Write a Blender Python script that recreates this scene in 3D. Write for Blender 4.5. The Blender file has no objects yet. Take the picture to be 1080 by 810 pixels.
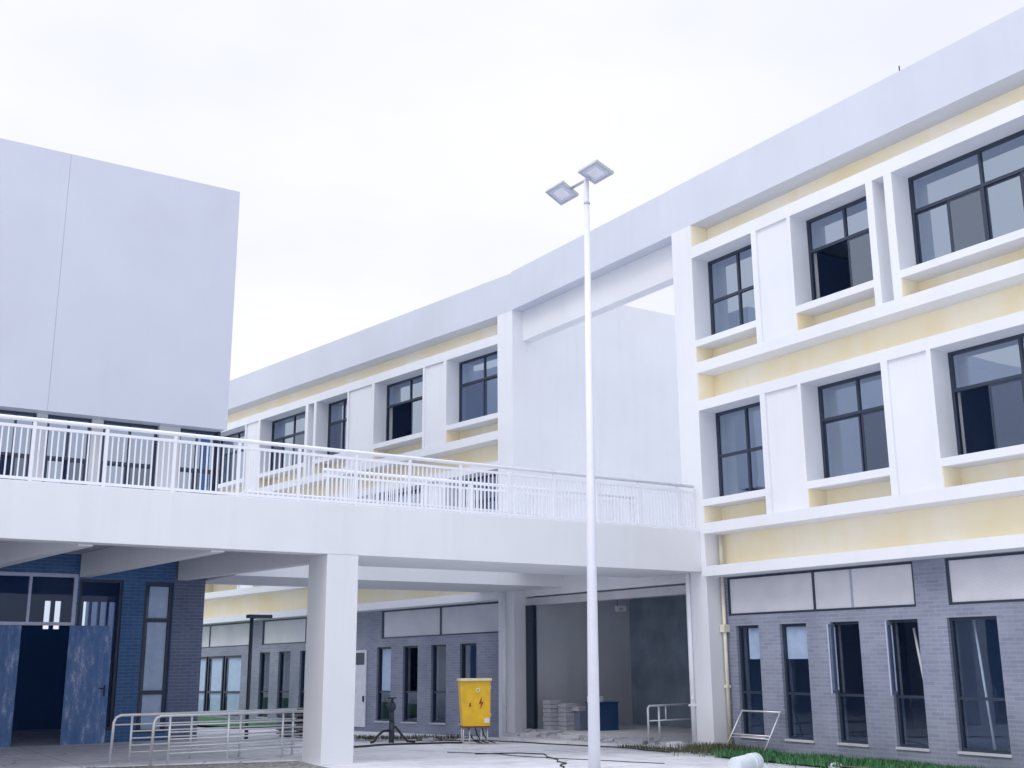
import bpy, bmesh, math, random
from mathutils import Vector, Matrix
random.seed(7)
sc = bpy.context.scene
COL = sc.collection

# ------------------------------------------------------------------ camera
YAW, PITCH, ROLL = math.radians(33.3725), math.radians(13.7711), math.radians(-0.3783)
f_ = Vector((math.sin(YAW)*math.cos(PITCH), math.cos(YAW)*math.cos(PITCH), math.sin(PITCH)))
r_ = Vector((math.cos(YAW), -math.sin(YAW), 0))
u_ = r_.cross(f_)
r2 = r_*math.cos(ROLL) + u_*math.sin(ROLL)
u2 = -r_*math.sin(ROLL) + u_*math.cos(ROLL)
cam = bpy.data.cameras.new("camera")
cam.sensor_width = 36.0
cam.lens = 36.0*1183.4356/1080.0
cam.clip_start, cam.clip_end = 0.1, 6000
camo = bpy.data.objects.new("camera", cam)
COL.objects.link(camo)
M = Matrix(((r2.x, u2.x, -f_.x, 0), (r2.y, u2.y, -f_.y, 0), (r2.z, u2.z, -f_.z, 1.55), (0, 0, 0, 1)))
camo.matrix_world = M
sc.camera = camo

# ------------------------------------------------------------------ world, sun, exposure
SUN_EL, SUN_AZ = math.radians(48), math.radians(262)     # azimuth clockwise from +Y
w = bpy.data.worlds.new("World")
sc.world = w
w.use_nodes = True
nt = w.node_tree
nt.nodes.clear()
out = nt.nodes.new('ShaderNodeOutputWorld')
sky = nt.nodes.new('ShaderNodeTexSky')
sky.sky_type = 'NISHITA'
sky.sun_disc = False
sky.sun_elevation = SUN_EL
sky.sun_rotation = SUN_AZ
sky.dust_density = 4.0
sky.air_density = 1.2
bg1 = nt.nodes.new('ShaderNodeBackground')
bg1.inputs['Strength'].default_value = 0.09
nt.links.new(sky.outputs[0], bg1.inputs['Color'])
tc = nt.nodes.new('ShaderNodeTexCoord')
mp = nt.nodes.new('ShaderNodeMapping')
mp.inputs['Scale'].default_value = (1.4, 1.4, 3.0)
nz = nt.nodes.new('ShaderNodeTexNoise')
nz.inputs['Scale'].default_value = 1.3
nz.inputs['Detail'].default_value = 5
cr = nt.nodes.new('ShaderNodeValToRGB')
cr.color_ramp.elements[0].position = 0.34
cr.color_ramp.elements[0].color = (0.80, 0.83, 0.935, 1)
cr.color_ramp.elements[1].position = 0.62
cr.color_ramp.elements[1].color = (0.955, 0.965, 1.0, 1)
nt.links.new(tc.outputs['Generated'], mp.inputs['Vector'])
nt.links.new(mp.outputs[0], nz.inputs['Vector'])
nt.links.new(nz.outputs['Fac'], cr.inputs['Fac'])
sxyz = nt.nodes.new('ShaderNodeSeparateXYZ')
nt.links.new(tc.outputs['Generated'], sxyz.inputs[0])
zr = nt.nodes.new('ShaderNodeValToRGB')          # an overcast sky is brightest overhead
zr.color_ramp.elements[0].position = 0.0
zr.color_ramp.elements[0].color = (0.415, 0.41, 0.415, 1)
zr.color_ramp.elements[1].position = 1.0
zr.color_ramp.elements[1].color = (0.82, 0.87, 0.95, 1)
ze = zr.color_ramp.elements.new(0.55)
ze.color = (0.43, 0.425, 0.425, 1)
nt.links.new(sxyz.outputs[2], zr.inputs['Fac'])
mm = nt.nodes.new('ShaderNodeMix')
mm.data_type = 'RGBA'
mm.blend_type = 'MULTIPLY'
mm.inputs[0].default_value = 1.0
nt.links.new(cr.outputs[0], mm.inputs[6])
nt.links.new(zr.outputs[0], mm.inputs[7])
bg2 = nt.nodes.new('ShaderNodeBackground')
bg2.inputs['Strength'].default_value = 2.55
nt.links.new(mm.outputs[2], bg2.inputs['Color'])
mixs = nt.nodes.new('ShaderNodeMixShader')
mixs.inputs['Fac'].default_value = 0.86
nt.links.new(bg1.outputs[0], mixs.inputs[1])
nt.links.new(bg2.outputs[0], mixs.inputs[2])
nt.links.new(mixs.outputs[0], out.inputs['Surface'])

sl = bpy.data.lights.new("sun", 'SUN')
sl.energy = 0.6
sl.angle = math.radians(24)
sl.color = (1.0, 0.965, 0.92)
so = bpy.data.objects.new("sun", sl)
COL.objects.link(so)
sd = Vector((math.sin(SUN_AZ)*math.cos(SUN_EL), math.cos(SUN_AZ)*math.cos(SUN_EL), math.sin(SUN_EL)))
so.rotation_euler = sd.to_track_quat('Z', 'Y').to_euler()
so.location = (-20, 0, 30)

sc.view_settings.view_transform = 'Standard'
sc.view_settings.look = 'None'
sc.view_settings.gamma = 1.0
sc.view_settings.use_curve_mapping = False
sc.view_settings.exposure = 0.14
sc.render.engine = 'CYCLES'
sc.cycles.max_bounces = 8
sc.cycles.diffuse_bounces = 4
sc.cycles.glossy_bounces = 4
sc.cycles.transparent_max_bounces = 12
sc.cycles.use_denoising = True

# ------------------------------------------------------------------ materials
def newmat(name):
    m = bpy.data.materials.new(name)
    m.use_nodes = True
    n = m.node_tree
    b = n.nodes['Principled BSDF']
    return m, n, b

def pos_node(n, scale):
    g = n.nodes.new('ShaderNodeNewGeometry')
    mp = n.nodes.new('ShaderNodeMapping')
    mp.inputs['Scale'].default_value = scale
    n.links.new(g.outputs['Position'], mp.inputs['Vector'])
    return mp

def noise(n, vec, scale, detail=5, rough=0.55):
    t = n.nodes.new('ShaderNodeTexNoise')
    t.inputs['Scale'].default_value = scale
    t.inputs['Detail'].default_value = detail
    t.inputs['Roughness'].default_value = rough
    n.links.new(vec.outputs[0], t.inputs['Vector'])
    return t

def ramp(n, fac, stops):
    r = n.nodes.new('ShaderNodeValToRGB')
    e = r.color_ramp.elements
    e[0].position, e[0].color = stops[0][0], (*stops[0][1], 1)
    e[1].position, e[1].color = stops[-1][0], (*stops[-1][1], 1)
    for p, c in stops[1:-1]:
        x = e.new(p)
        x.color = (*c, 1)
    n.links.new(fac, r.inputs['Fac'])
    return r

def mixc(n, fac, a, b, mode='MIX'):
    m = n.nodes.new('ShaderNodeMix')
    m.data_type = 'RGBA'
    m.blend_type = mode
    for sock, v in ((m.inputs[0], fac), (m.inputs[6], a), (m.inputs[7], b)):
        if hasattr(v, 'links') or hasattr(v, 'is_linked'):
            n.links.new(v, sock)
        elif isinstance(v, (int, float)):
            sock.default_value = v
        else:
            sock.default_value = (*v, 1)
    return m.outputs[2]

def bump(n, b, h, strength=0.2, dist=0.01):
    bp = n.nodes.new('ShaderNodeBump')
    bp.inputs['Strength'].default_value = strength
    bp.inputs['Distance'].default_value = dist
    n.links.new(h, bp.inputs['Height'])
    n.links.new(bp.outputs[0], b.inputs['Normal'])

def painted(name, c, rough=0.7, var=0.05, streak=0.06, scale=0.5, bmp=0.12, dirt=(0.55, 0.55, 0.55), lohi=None):
    m, n, b = newmat(name)
    p = pos_node(n, (1, 1, 1))
    t1 = noise(n, p, scale, 6)
    lo = tuple(x*(1-var) for x in c)
    hi = tuple(min(1, x*(1+var)) for x in c)
    if lohi:
        lo, hi = lohi
    r1 = ramp(n, t1.outputs['Fac'], [(0.3, lo), (0.7, hi)])
    p2 = pos_node(n, (2.6, 2.6, 0.16))
    t2 = noise(n, p2, 1.6, 4)
    r2_ = ramp(n, t2.outputs['Fac'], [(0.52, (0, 0, 0)), (0.8, (streak, streak, streak))])
    col = mixc(n, r2_.outputs[0], r1.outputs[0], tuple(x*d for x, d in zip(c, dirt)))
    n.links.new(col, b.inputs['Base Color'])
    b.inputs['Roughness'].default_value = rough
    t3 = noise(n, p, 55, 4)
    bump(n, b, t3.outputs['Fac'], bmp, 0.004)
    return m

def simple(name, c, rough=0.5, metal=0.0, var=0.08, scale=6.0, bmp=0.0):
    m, n, b = newmat(name)
    p = pos_node(n, (1, 1, 1))
    t1 = noise(n, p, scale, 5)
    r1 = ramp(n, t1.outputs['Fac'], [(0.3, tuple(x*(1-var) for x in c)), (0.7, tuple(min(1, x*(1+var)) for x in c))])
    n.links.new(r1.outputs[0], b.inputs['Base Color'])
    b.inputs['Roughness'].default_value = rough
    b.inputs['Metallic'].default_value = metal
    if bmp:
        t3 = noise(n, p, 40, 4)
        bump(n, b, t3.outputs['Fac'], bmp, 0.004)
    return m

def brickmat(name, c1, c2, mortar, bw, bh, rough=0.55, ms=0.008):
    m, n, b = newmat(name)
    g = n.nodes.new('ShaderNodeNewGeometry')
    sx = n.nodes.new('ShaderNodeSeparateXYZ')
    n.links.new(g.outputs['Position'], sx.inputs[0])
    ad = n.nodes.new('ShaderNodeMath')
    ad.operation = 'ADD'
    n.links.new(sx.outputs[0], ad.inputs[0])
    n.links.new(sx.outputs[1], ad.inputs[1])
    cb = n.nodes.new('ShaderNodeCombineXYZ')
    n.links.new(ad.outputs[0], cb.inputs[0])
    n.links.new(sx.outputs[2], cb.inputs[1])
    bt = n.nodes.new('ShaderNodeTexBrick')
    bt.inputs['Scale'].default_value = 1.0
    bt.inputs['Brick Width'].default_value = bw
    bt.inputs['Row Height'].default_value = bh
    bt.inputs['Mortar Size'].default_value = ms
    bt.inputs['Mortar Smooth'].default_value = 0.2
    bt.inputs['Color1'].default_value = (*c1, 1)
    bt.inputs['Color2'].default_value = (*c2, 1)
    bt.inputs['Mortar'].default_value = (*mortar, 1)
    n.links.new(cb.outputs[0], bt.inputs['Vector'])
    p = pos_node(n, (1, 1, 1))
    t = noise(n, p, 0.9, 6)
    r = ramp(n, t.outputs['Fac'], [(0.28, (0.76, 0.77, 0.80)), (0.72, (1.14, 1.13, 1.12))])
    col = mixc(n, 1.0, bt.outputs['Color'], r.outputs[0], 'MULTIPLY')
    n.links.new(col, b.inputs['Base Color'])
    b.inputs['Roughness'].default_value = rough
    bump(n, b, bt.outputs['Fac'], -0.35, 0.006)
    return m

def glassmat(name, tint, refl, rough=0.015):
    m = bpy.data.materials.new(name)
    m.use_nodes = True
    n = m.node_tree
    n.nodes.clear()
    o = n.nodes.new('ShaderNodeOutputMaterial')
    tr = n.nodes.new('ShaderNodeBsdfTransparent')
    tr.inputs['Color'].default_value = (*tint, 1)
    gl = n.nodes.new('ShaderNodeBsdfGlossy')
    gl.inputs['Color'].default_value = (0.72, 0.84, 1.0, 1)
    gl.inputs['Roughness'].default_value = rough
    lw = n.nodes.new('ShaderNodeFresnel')
    lw.inputs['IOR'].default_value = 1.5
    ma = n.nodes.new('ShaderNodeMath')
    ma.operation = 'MULTIPLY_ADD'
    ma.inputs[1].default_value = 1.0
    ma.inputs[2].default_value = refl
    ma.use_clamp = True
    n.links.new(lw.outputs[0], ma.inputs[0])
    mx = n.nodes.new('ShaderNodeMixShader')
    g0 = n.nodes.new('ShaderNodeNewGeometry')       # only the outer face of a pane reflects
    inv = n.nodes.new('ShaderNodeMath')
    inv.operation = 'SUBTRACT'
    inv.inputs[0].default_value = 1.0
    n.links.new(g0.outputs['Backfacing'], inv.inputs[1])
    mu = n.nodes.new('ShaderNodeMath')
    mu.operation = 'MULTIPLY'
    n.links.new(ma.outputs[0], mu.inputs[0])
    n.links.new(inv.outputs[0], mu.inputs[1])
    n.links.new(mu.outputs[0], mx.inputs[0])
    n.links.new(tr.outputs[0], mx.inputs[1])
    n.links.new(gl.outputs[0], mx.inputs[2])
    # slight waviness of float glass
    g = n.nodes.new('ShaderNodeNewGeometry')
    t = n.nodes.new('ShaderNodeTexNoise')
    t.inputs['Scale'].default_value = 1.4
    n.links.new(g.outputs['Position'], t.inputs['Vector'])
    bp = n.nodes.new('ShaderNodeBump')
    bp.inputs['Strength'].default_value = 0.05
    bp.inputs['Distance'].default_value = 0.02
    n.links.new(t.outputs['Fac'], bp.inputs['Height'])
    n.links.new(bp.outputs[0], gl.inputs['Normal'])
    n.links.new(mx.outputs[0], o.inputs['Surface'])
    return m

MT = {}
MT['white'] = painted('white_plaster', (0.775, 0.79, 0.828), 0.75, 0.04, 0.15, dirt=(0.70, 0.72, 0.76))
MT['greywhite'] = painted('grey_white_panel', (0.59, 0.62, 0.70), 0.6, 0.04, 0.09, dirt=(0.8, 0.81, 0.85))
MT['fascia'] = painted('fascia_grey_white', (0.615, 0.646, 0.722), 0.7, 0.045, 0.14, dirt=(0.8, 0.8, 0.85))
MT['yellow'] = painted('yellow_paint', (0.94, 0.86, 0.63), 0.75, 0.06, 0.55, 0.7, dirt=(1.0, 0.90, 0.72), lohi=((0.93, 0.80, 0.50), (0.97, 0.92, 0.77)))
MT['concrete'] = painted('fair_concrete', (0.55, 0.56, 0.60), 0.85, 0.08, 0.2, 1.2, 0.25)
MT['brick'] = brickmat('grey_brick_tile', (0.22, 0.245, 0.33), (0.275, 0.30, 0.385), (0.31, 0.33, 0.405), 0.24, 0.065)
MT['bluetile'] = brickmat('dark_blue_tile', (0.030, 0.115, 0.29), (0.045, 0.145, 0.34), (0.09, 0.19, 0.37), 0.24, 0.065)
MT['pierbrick'] = brickmat('blue_grey_brick', (0.10, 0.135, 0.23), (0.125, 0.16, 0.265), (0.18, 0.21, 0.31), 0.24, 0.065)
MT['frame'] = simple('dark_blue_window_frame', (0.035, 0.05, 0.085), 0.4, 0.2)
MT['alu'] = simple('aluminium_frame', (0.42, 0.46, 0.60), 0.35, 0.4)
MT['glass'] = glassmat('window_glass', (0.62, 0.74, 0.86), 0.42)
MT['screen'] = glassmat('screened_glass', (0.55, 0.66, 0.80), 0.18, 0.05)
MT['clear'] = glassmat('clear_glass', (0.86, 0.91, 0.96), 0.03)
MT['hallglass'] = glassmat('hall_glass', (0.86, 0.91, 0.97), 0.0)
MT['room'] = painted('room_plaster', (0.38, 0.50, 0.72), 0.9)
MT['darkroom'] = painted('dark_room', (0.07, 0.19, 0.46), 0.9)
MT['lobby'] = painted('lobby_plaster', (0.58, 0.61, 0.67), 0.85, 0.10, 0.3, 0.7)
MT['lobbyblue'] = painted('lobby_blue_wall', (0.24, 0.30, 0.38), 0.8, 0.22, 0.3, 1.3)
MT['railwhite'] = simple('white_painted_steel', (0.83, 0.84, 0.90), 0.45, 0.0, 0.03)
MT['steel'] = simple('stainless_steel', (0.74, 0.76, 0.79), 0.38, 0.45, 0.06)
MT['polewhite'] = simple('pole_white_paint', (0.80, 0.81, 0.88), 0.4, 0.0, 0.03)
MT['lampgrey'] = simple('lamp_grey_aluminium', (0.50, 0.51, 0.55), 0.45, 0.3)
MT['lens'] = simple('lamp_lens', (0.55, 0.60, 0.74), 0.12, 0.0, 0.05)
MT['ybox'] = simple('yellow_enamel', (0.85, 0.51, 0.02), 0.42, 0.0, 0.12, 5)
MT['ylid'] = simple('pale_yellow_lid', (0.80, 0.72, 0.42), 0.5)
MT['rust'] = simple('rust_brown', (0.18, 0.07, 0.03), 0.8, 0, 0.4, 9)
MT['red'] = simple('red_print', (0.35, 0.03, 0.02), 0.6)
MT['black'] = simple('black_rubber', (0.02, 0.022, 0.028), 0.6)
MT['darksteel'] = simple('dark_cast_iron', (0.05, 0.065, 0.09), 0.5, 0.3)
MT['paper'] = simple('white_paper', (0.78, 0.79, 0.84), 0.8)
MT['carton'] = simple('grey_carton', (0.42, 0.42, 0.48), 0.85, 0, 0.10, 9, 0.1)
MT['bluebox'] = simple('blue_enamel', (0.025, 0.075, 0.19), 0.45)
MT['slate'] = simple('slate_grey_plastic', (0.16, 0.19, 0.26), 0.55)
MT['wood'] = simple('weathered_board', (0.22, 0.21, 0.22), 0.85, 0, 0.3, 14, 0.2)
MT['plastic'] = simple('white_plastic', (0.72, 0.78, 0.84), 0.4)
MT['pvc'] = simple('cream_pvc_pipe', (0.74, 0.70, 0.58), 0.4)
MT['stone'] = simple('broken_concrete', (0.46, 0.47, 0.51), 0.9, 0, 0.2, 7, 0.4)
MT['kerb'] = simple('kerb_concrete', (0.66, 0.67, 0.71), 0.85, 0, 0.12, 5, 0.3)
MT['green'] = simple('leaf_green', (0.045, 0.165, 0.06), 0.7, 0, 0.6, 5)
MT['weed'] = simple('weed_green', (0.085, 0.095, 0.05), 0.8, 0, 0.4, 4)
MT['soil'] = simple('soil', (0.16, 0.14, 0.11), 0.95, 0, 0.3, 5, 0.6)

# frosted clerestory panel with a fine diagonal texture
m, n, b = newmat('frosted_panel')
p = pos_node(n, (1, 1, 1))
wv = n.nodes.new('ShaderNodeTexWave')
wv.wave_type = 'BANDS'
wv.bands_direction = 'DIAGONAL'
wv.inputs['Scale'].default_value = 13
wv.inputs['Distortion'].default_value = 0.3
n.links.new(p.outputs[0], wv.inputs['Vector'])
r1 = ramp(n, wv.outputs['Fac'], [(0.35, (0.62, 0.63, 0.68)), (0.65, (0.72, 0.73, 0.77))])
t = noise(n, p, 1.1, 4)
r3 = ramp(n, t.outputs['Fac'], [(0.35, (0.88, 0.88, 0.9)), (0.7, (1.05, 1.05, 1.05))])
n.links.new(mixc(n, 1.0, r1.outputs[0], r3.outputs[0], 'MULTIPLY'), b.inputs['Base Color'])
b.inputs['Roughness'].default_value = 0.4
MT['frost'] = m

# scratched film on the blue doors
m, n, b = newmat('scratched_blue_door')
p = pos_node(n, (7, 7, 1.6))
t = noise(n, p, 1.4, 8, 0.7)
p2 = pos_node(n, (60, 60, 60))
t2 = noise(n, p2, 1, 3)
ad = n.nodes.new('ShaderNodeMath')
ad.operation = 'MULTIPLY_ADD'
ad.inputs[1].default_value = 0.35
n.links.new(t2.outputs['Fac'], ad.inputs[0])
n.links.new(t.outputs['Fac'], ad.inputs[2])
r1 = ramp(n, ad.outputs[0], [(0.50, (0.05, 0.15, 0.38)), (0.72, (0.12, 0.23, 0.48)), (0.84, (0.46, 0.52, 0.70))])
n.links.new(r1.outputs[0], b.inputs['Base Color'])
b.inputs['Roughness'].default_value = 0.5
MT['door'] = m

# pale concrete yard
m, n, b = newmat('yard_concrete')
p = pos_node(n, (1, 1, 1))
t = noise(n, p, 0.35, 8, 0.6)
t2 = noise(n, p, 3.5, 6, 0.65)
r1 = ramp(n, t.outputs['Fac'], [(0.3, (0.66, 0.66, 0.71)), (0.5, (0.76, 0.76, 0.80)), (0.72, (0.80, 0.80, 0.84))])
r2b = ramp(n, t2.outputs['Fac'], [(0.32, (0.82, 0.82, 0.84)), (0.55, (1, 1, 1)), (0.8, (1.06, 1.06, 1.06))])
c = mixc(n, 1.0, r1.outputs[0], r2b.outputs[0], 'MULTIPLY')
vd = n.nodes.new('ShaderNodeTexVoronoi')
vd.feature = 'DISTANCE_TO_EDGE'
vd.inputs['Scale'].default_value = 0.28
wn = noise(n, p, 1.2, 5)
va = n.nodes.new('ShaderNodeVectorMath')
va.operation = 'MULTIPLY_ADD'
va.inputs[1].default_value = (1.6, 1.6, 0)
n.links.new(wn.outputs['Color'], va.inputs[0])
n.links.new(p.outputs[0], va.inputs[2])
n.links.new(va.outputs[0], vd.inputs['Vector'])
r4 = ramp(n, vd.outputs['Distance'], [(0.0, (0.45, 0.45, 0.48)), (0.006, (1, 1, 1))])
c = mixc(n, 1.0, c, r4.outputs[0], 'MULTIPLY')
bt = n.nodes.new('ShaderNodeTexBrick')
bt.offset = 0.0
bt.inputs['Scale'].default_value = 1
bt.inputs['Brick Width'].default_value = 4.2
bt.inputs['Row Height'].default_value = 4.2
bt.inputs['Mortar Size'].default_value = 0.012
bt.inputs['Color1'].default_value = bt.inputs['Color2'].default_value = (1, 1, 1, 1)
bt.inputs['Mortar'].default_value = (0.6, 0.6, 0.63, 1)
n.links.new(p.outputs[0], bt.inputs['Vector'])
c = mixc(n, 1.0, c, bt.outputs['Color'], 'MULTIPLY')
ps = pos_node(n, (0.5, 1.6, 1))
ts = noise(n, ps, 0.9, 9, 0.72)
rs_ = ramp(n, ts.outputs['Fac'], [(0.42, (1, 1, 1)), (0.56, (0.93, 0.925, 0.92)), (0.66, (0.70, 0.69, 0.68))])
c = mixc(n, 1.0, c, rs_.outputs[0], 'MULTIPLY')
n.links.new(c, b.inputs['Base Color'])
b.inputs['Roughness'].default_value = 0.8
bump(n, b, t2.outputs['Fac'], 0.25, 0.01)
MT['yard'] = m

m, n, b = newmat('grey_gravel')
p = pos_node(n, (1, 1, 1))
vo = n.nodes.new('ShaderNodeTexVoronoi')
vo.inputs['Scale'].default_value = 22
n.links.new(p.outputs[0], vo.inputs['Vector'])
r1 = ramp(n, vo.outputs['Color'], [(0.1, (0.12, 0.115, 0.11)), (0.6, (0.3, 0.29, 0.29)), (0.95, (0.48, 0.47, 0.46))])
n.links.new(r1.outputs[0], b.inputs['Base Color'])
b.inputs['Roughness'].default_value = 0.95
bump(n, b, vo.outputs['Distance'], 0.8, 0.03)
MT['gravel'] = m

# ------------------------------------------------------------------ mesh helpers
class MB:
    def __init__(self):
        self.v, self.f, self.sm = [], [], []

    def hexa(self, P):
        """8 corner points: bottom ring 0-3, top ring 4-7"""
        a = len(self.v)
        self.v += [tuple(q) for q in P]
        for q in ((3, 2, 1, 0), (4, 5, 6, 7), (0, 1, 5, 4), (1, 2, 6, 5), (2, 3, 7, 6), (3, 0, 4, 7)):
            self.f.append(tuple(a+i for i in q))
            self.sm.append(False)
        return self

    def box(self, x0, x1, y0, y1, z0, z1):
        return self.hexa([(x0, y0, z0), (x1, y0, z0), (x1, y1, z0), (x0, y1, z0),
                          (x0, y0, z1), (x1, y0, z1), (x1, y1, z1), (x0, y1, z1)])

    def rbox(self, c, sx, sy, sz, rz=0.0, tilt=(0, 0)):
        R = Matrix.Rotation(rz, 3, 'Z') @ Matrix.Rotation(tilt[0], 3, 'X') @ Matrix.Rotation(tilt[1], 3, 'Y')
        P = []
        for z in (0, sz):
            for x, y in ((-sx/2, -sy/2), (sx/2, -sy/2), (sx/2, sy/2), (-sx/2, sy/2)):
                P.append(Vector(c) + R @ Vector((x, y, z)))
        return self.hexa(P)

    def tube(self, pts, r, n=8, cap=True):
        pts = [Vector(q) for q in pts]
        rs = r if isinstance(r, (list, tuple)) else [r]*len(pts)
        a = len(self.v)
        prev = None
        for i, q in enumerate(pts):
            d = (pts[min(i+1, len(pts)-1)] - pts[max(i-1, 0)]).normalized()
            ref = Vector((0, 0, 1)) if abs(d.z) < 0.9 else Vector((1, 0, 0))
            if prev is not None:
                x = (prev - d*prev.dot(d)).normalized()
            else:
                x = d.cross(ref).normalized()
            prev = x
            y = d.cross(x)
            for k in range(n):
                t = 2*math.pi*k/n
                self.v.append(tuple(q + (x*math.cos(t) + y*math.sin(t))*rs[i]))
        for i in range(len(pts)-1):
            for k in range(n):
                self.f.append((a+i*n+k, a+i*n+(k+1) % n, a+(i+1)*n+(k+1) % n, a+(i+1)*n+k))
                self.sm.append(n > 6)
        if cap:
            self.f.append(tuple(a+k for k in reversed(range(n))))
            self.f.append(tuple(a+(len(pts)-1)*n+k for k in range(n)))
            self.sm += [False, False]
        return self

    def prism(self, poly, z0, z1):
        a = len(self.v)
        k = len(poly)
        self.v += [(x, y, z0) for x, y in poly] + [(x, y, z1) for x, y in poly]
        self.f.append(tuple(a+i for i in reversed(range(k))))
        self.f.append(tuple(a+k+i for i in range(k)))
        for i in range(k):
            j = (i+1) % k
            self.f.append((a+i, a+j, a+k+j, a+k+i))
        self.sm += [False]*(k+2)
        return self

    def mesh(self, name, mat):
        me = bpy.data.meshes.new(name)
        me.from_pydata(self.v, [], self.f)
        me.polygons.foreach_set('use_smooth', self.sm)
        bm = bmesh.new()
        bm.from_mesh(me)
        bmesh.ops.recalc_face_normals(bm, faces=bm.faces)
        bm.to_mesh(me)
        bm.free()
        me.materials.append(MT[mat] if isinstance(mat, str) else mat)
        return me

    def build(self, name, mat, parent=None, bevel=0.0):
        o = bpy.data.objects.new(name, self.mesh(name, mat))
        COL.objects.link(o)
        if parent is not None:
            o.parent = parent
            if parent.parent is None:
                o.location = -parent.location
        if bevel:
            md = o.modifiers.new('bevel', 'BEVEL')
            md.width = bevel
            md.segments = 2
            md.limit_method = 'ANGLE'
        return o

def tag(o, label=None, cat=None, group=None, kind=None):
    if label: o['label'] = label
    if cat: o['category'] = cat
    if group: o['group'] = group
    if kind: o['kind'] = kind
    return o

def thing(name, label, cat, loc=(0, 0, 0), group=None):
    o = bpy.data.objects.new(name, None)
    o.empty_display_size = 0.2
    COL.objects.link(o)
    o.location = loc
    return tag(o, label, cat, group)

def g(x, y):
    """height of the yard"""
    return (.05 - .028*min(max(x-7.5, 0), 8)
            - .02*min(max(y-18, 0), 12)*min(max((x-7.5)/4, 0), 1))

# ------------------------------------------------------------------ ground
xs = [-1500, -400, -120, -40, -20, -10, -5] + [i*0.5 for i in range(-8, 60)] + [32, 36, 45, 70, 150, 500, 1500]
ys = [-1500, -400, -120, -40, -20, -10] + [i*0.5 for i in range(-10, 74)] + [40, 50, 70, 120, 300, 800, 2500]
gm = MB()
for y in ys:
    for x in xs:
        gm.v.append((x, y, g(x, y)))
nx = len(xs)
for j in range(len(ys)-1):
    for i in range(nx-1):
        gm.f.append((j*nx+i, j*nx+i+1, (j+1)*nx+i+1, (j+1)*nx+i))
        gm.sm.append(True)
tag(gm.build('ground', 'yard'), kind='structure')

def sheet(name, poly, mat, dz, kind='structure', sub=6):
    """a thin flat sheet over the yard, following its slope"""
    bm = bmesh.new()
    bm.faces.new([bm.verts.new((x, y, 0)) for x, y in poly])
    bmesh.ops.triangulate(bm, faces=bm.faces)
    bmesh.ops.subdivide_edges(bm, edges=bm.edges, cuts=sub, use_grid_fill=True)
    for v in bm.verts:
        v.co.z = g(v.co.x, v.co.y) + dz
    me = bpy.data.meshes.new(name)
    bm.to_mesh(me)
    bm.free()
    me.materials.append(MT[mat])
    o = bpy.data.objects.new(name, me)
    COL.objects.link(o)
    tag(o, kind=kind)
    return o

# gravel strip before the paved platform, front left
sheet('gravel_path', [(-4, 12.6), (6.9, 12.6), (7.1, 16.1), (7.15, 16.9), (5.9, 17.28), (4.5, 17.66), (3.1, 18.1), (-4, 20.2)], 'gravel', 0.006)
pv = MB().prism([(-10, 22.0), (-4, 20.25), (3.14, 18.19), (4.5, 17.74), (5.92, 17.33), (7.2, 16.98), (7.2, 22.78), (-10, 22.78)], -0.1, 0.062)
tag(pv.build('pavement', 'yard', bevel=0.01), kind='structure')
sheet('lawn_soil', [(14.15, 2), (15.6, 2), (15.6, 16.0), (15.0, 16.05), (14.2, 15.2)], 'soil', 0.05)
sheet('lawn_bank', [(10.4, 31.5), (14.0, 32.2), (12.0, 46), (7, 46), (8.2, 33)], 'green', 0.06)

# kerb along the broken edge of the entrance
kb = MB()
kp = [(14.5, 22.5), (14.15, 20.9), (14.2, 19.4), (14.45, 17.9), (14.5, 16.9), (14.45, 16.0)]
for (x0, y0), (x1, y1) in zip(kp, kp[1:]):
    d = Vector((x1-x0, y1-y0, 0)).normalized()
    nn = Vector((-d.y, d.x, 0))*0.09
    z0, z1 = g(x0, y0), g(x1, y1)
    P = []
    for zz in (-0.1, 0.07):
        P += [(x0-nn.x, y0-nn.y, z0+zz), (x1-nn.x, y1-nn.y, z1+zz), (x1+nn.x, y1+nn.y, z1+zz), (x0+nn.x, y0+nn.y, z0+zz)]
    kb.hexa(P)
tag(kb.build('kerb', 'kerb'), kind='structure')

# ------------------------------------------------------------------ facades
class Facade:
    def __init__(self, origin, d, n, zmap):
        self.o, self.d, self.n, self.z = origin, d, n, zmap

    def P(self, s, o, z):
        return (self.o[0]+self.d[0]*s+self.n[0]*o, self.o[1]+self.d[1]*s+self.n[1]*o, self.z(z, s))

    def box(self, mb, s0, s1, o0, o1, z0, z1):
        mb.hexa([self.P(s0, o0, z0), self.P(s1, o0, z0), self.P(s1, o1, z0), self.P(s0, o1, z0),
                 self.P(s0, o0, z1), self.P(s1, o0, z1), self.P(s1, o1, z1), self.P(s0, o1, z1)])

    def holes(self, mb, s0, s1, z0, z1, o0, o1, holes):
        """a wall slab with rectangular holes (hs0, hs1, hz0, hz1)"""
        S = sorted({s0, s1, *[min(max(h[i], s0), s1) for h in holes for i in (0, 1)]})
        Z = sorted({z0, z1, *[min(max(h[i], z0), z1) for h in holes for i in (2, 3)]})
        for i in range(len(S)-1):
            run = None
            for j in range(len(Z)-1):
                cs, cz = (S[i]+S[i+1])/2, (Z[j]+Z[j+1])/2
                solid = not any(h[0] < cs < h[1] and h[2] < cz < h[3] for h in holes)
                if solid and run is None:
                    run = Z[j]
                if run is not None and (not solid or j == len(Z)-2):
                    self.box(mb, S[i], S[i+1], o0, o1, run, Z[j+1] if solid else Z[j])
                    run = None

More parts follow.
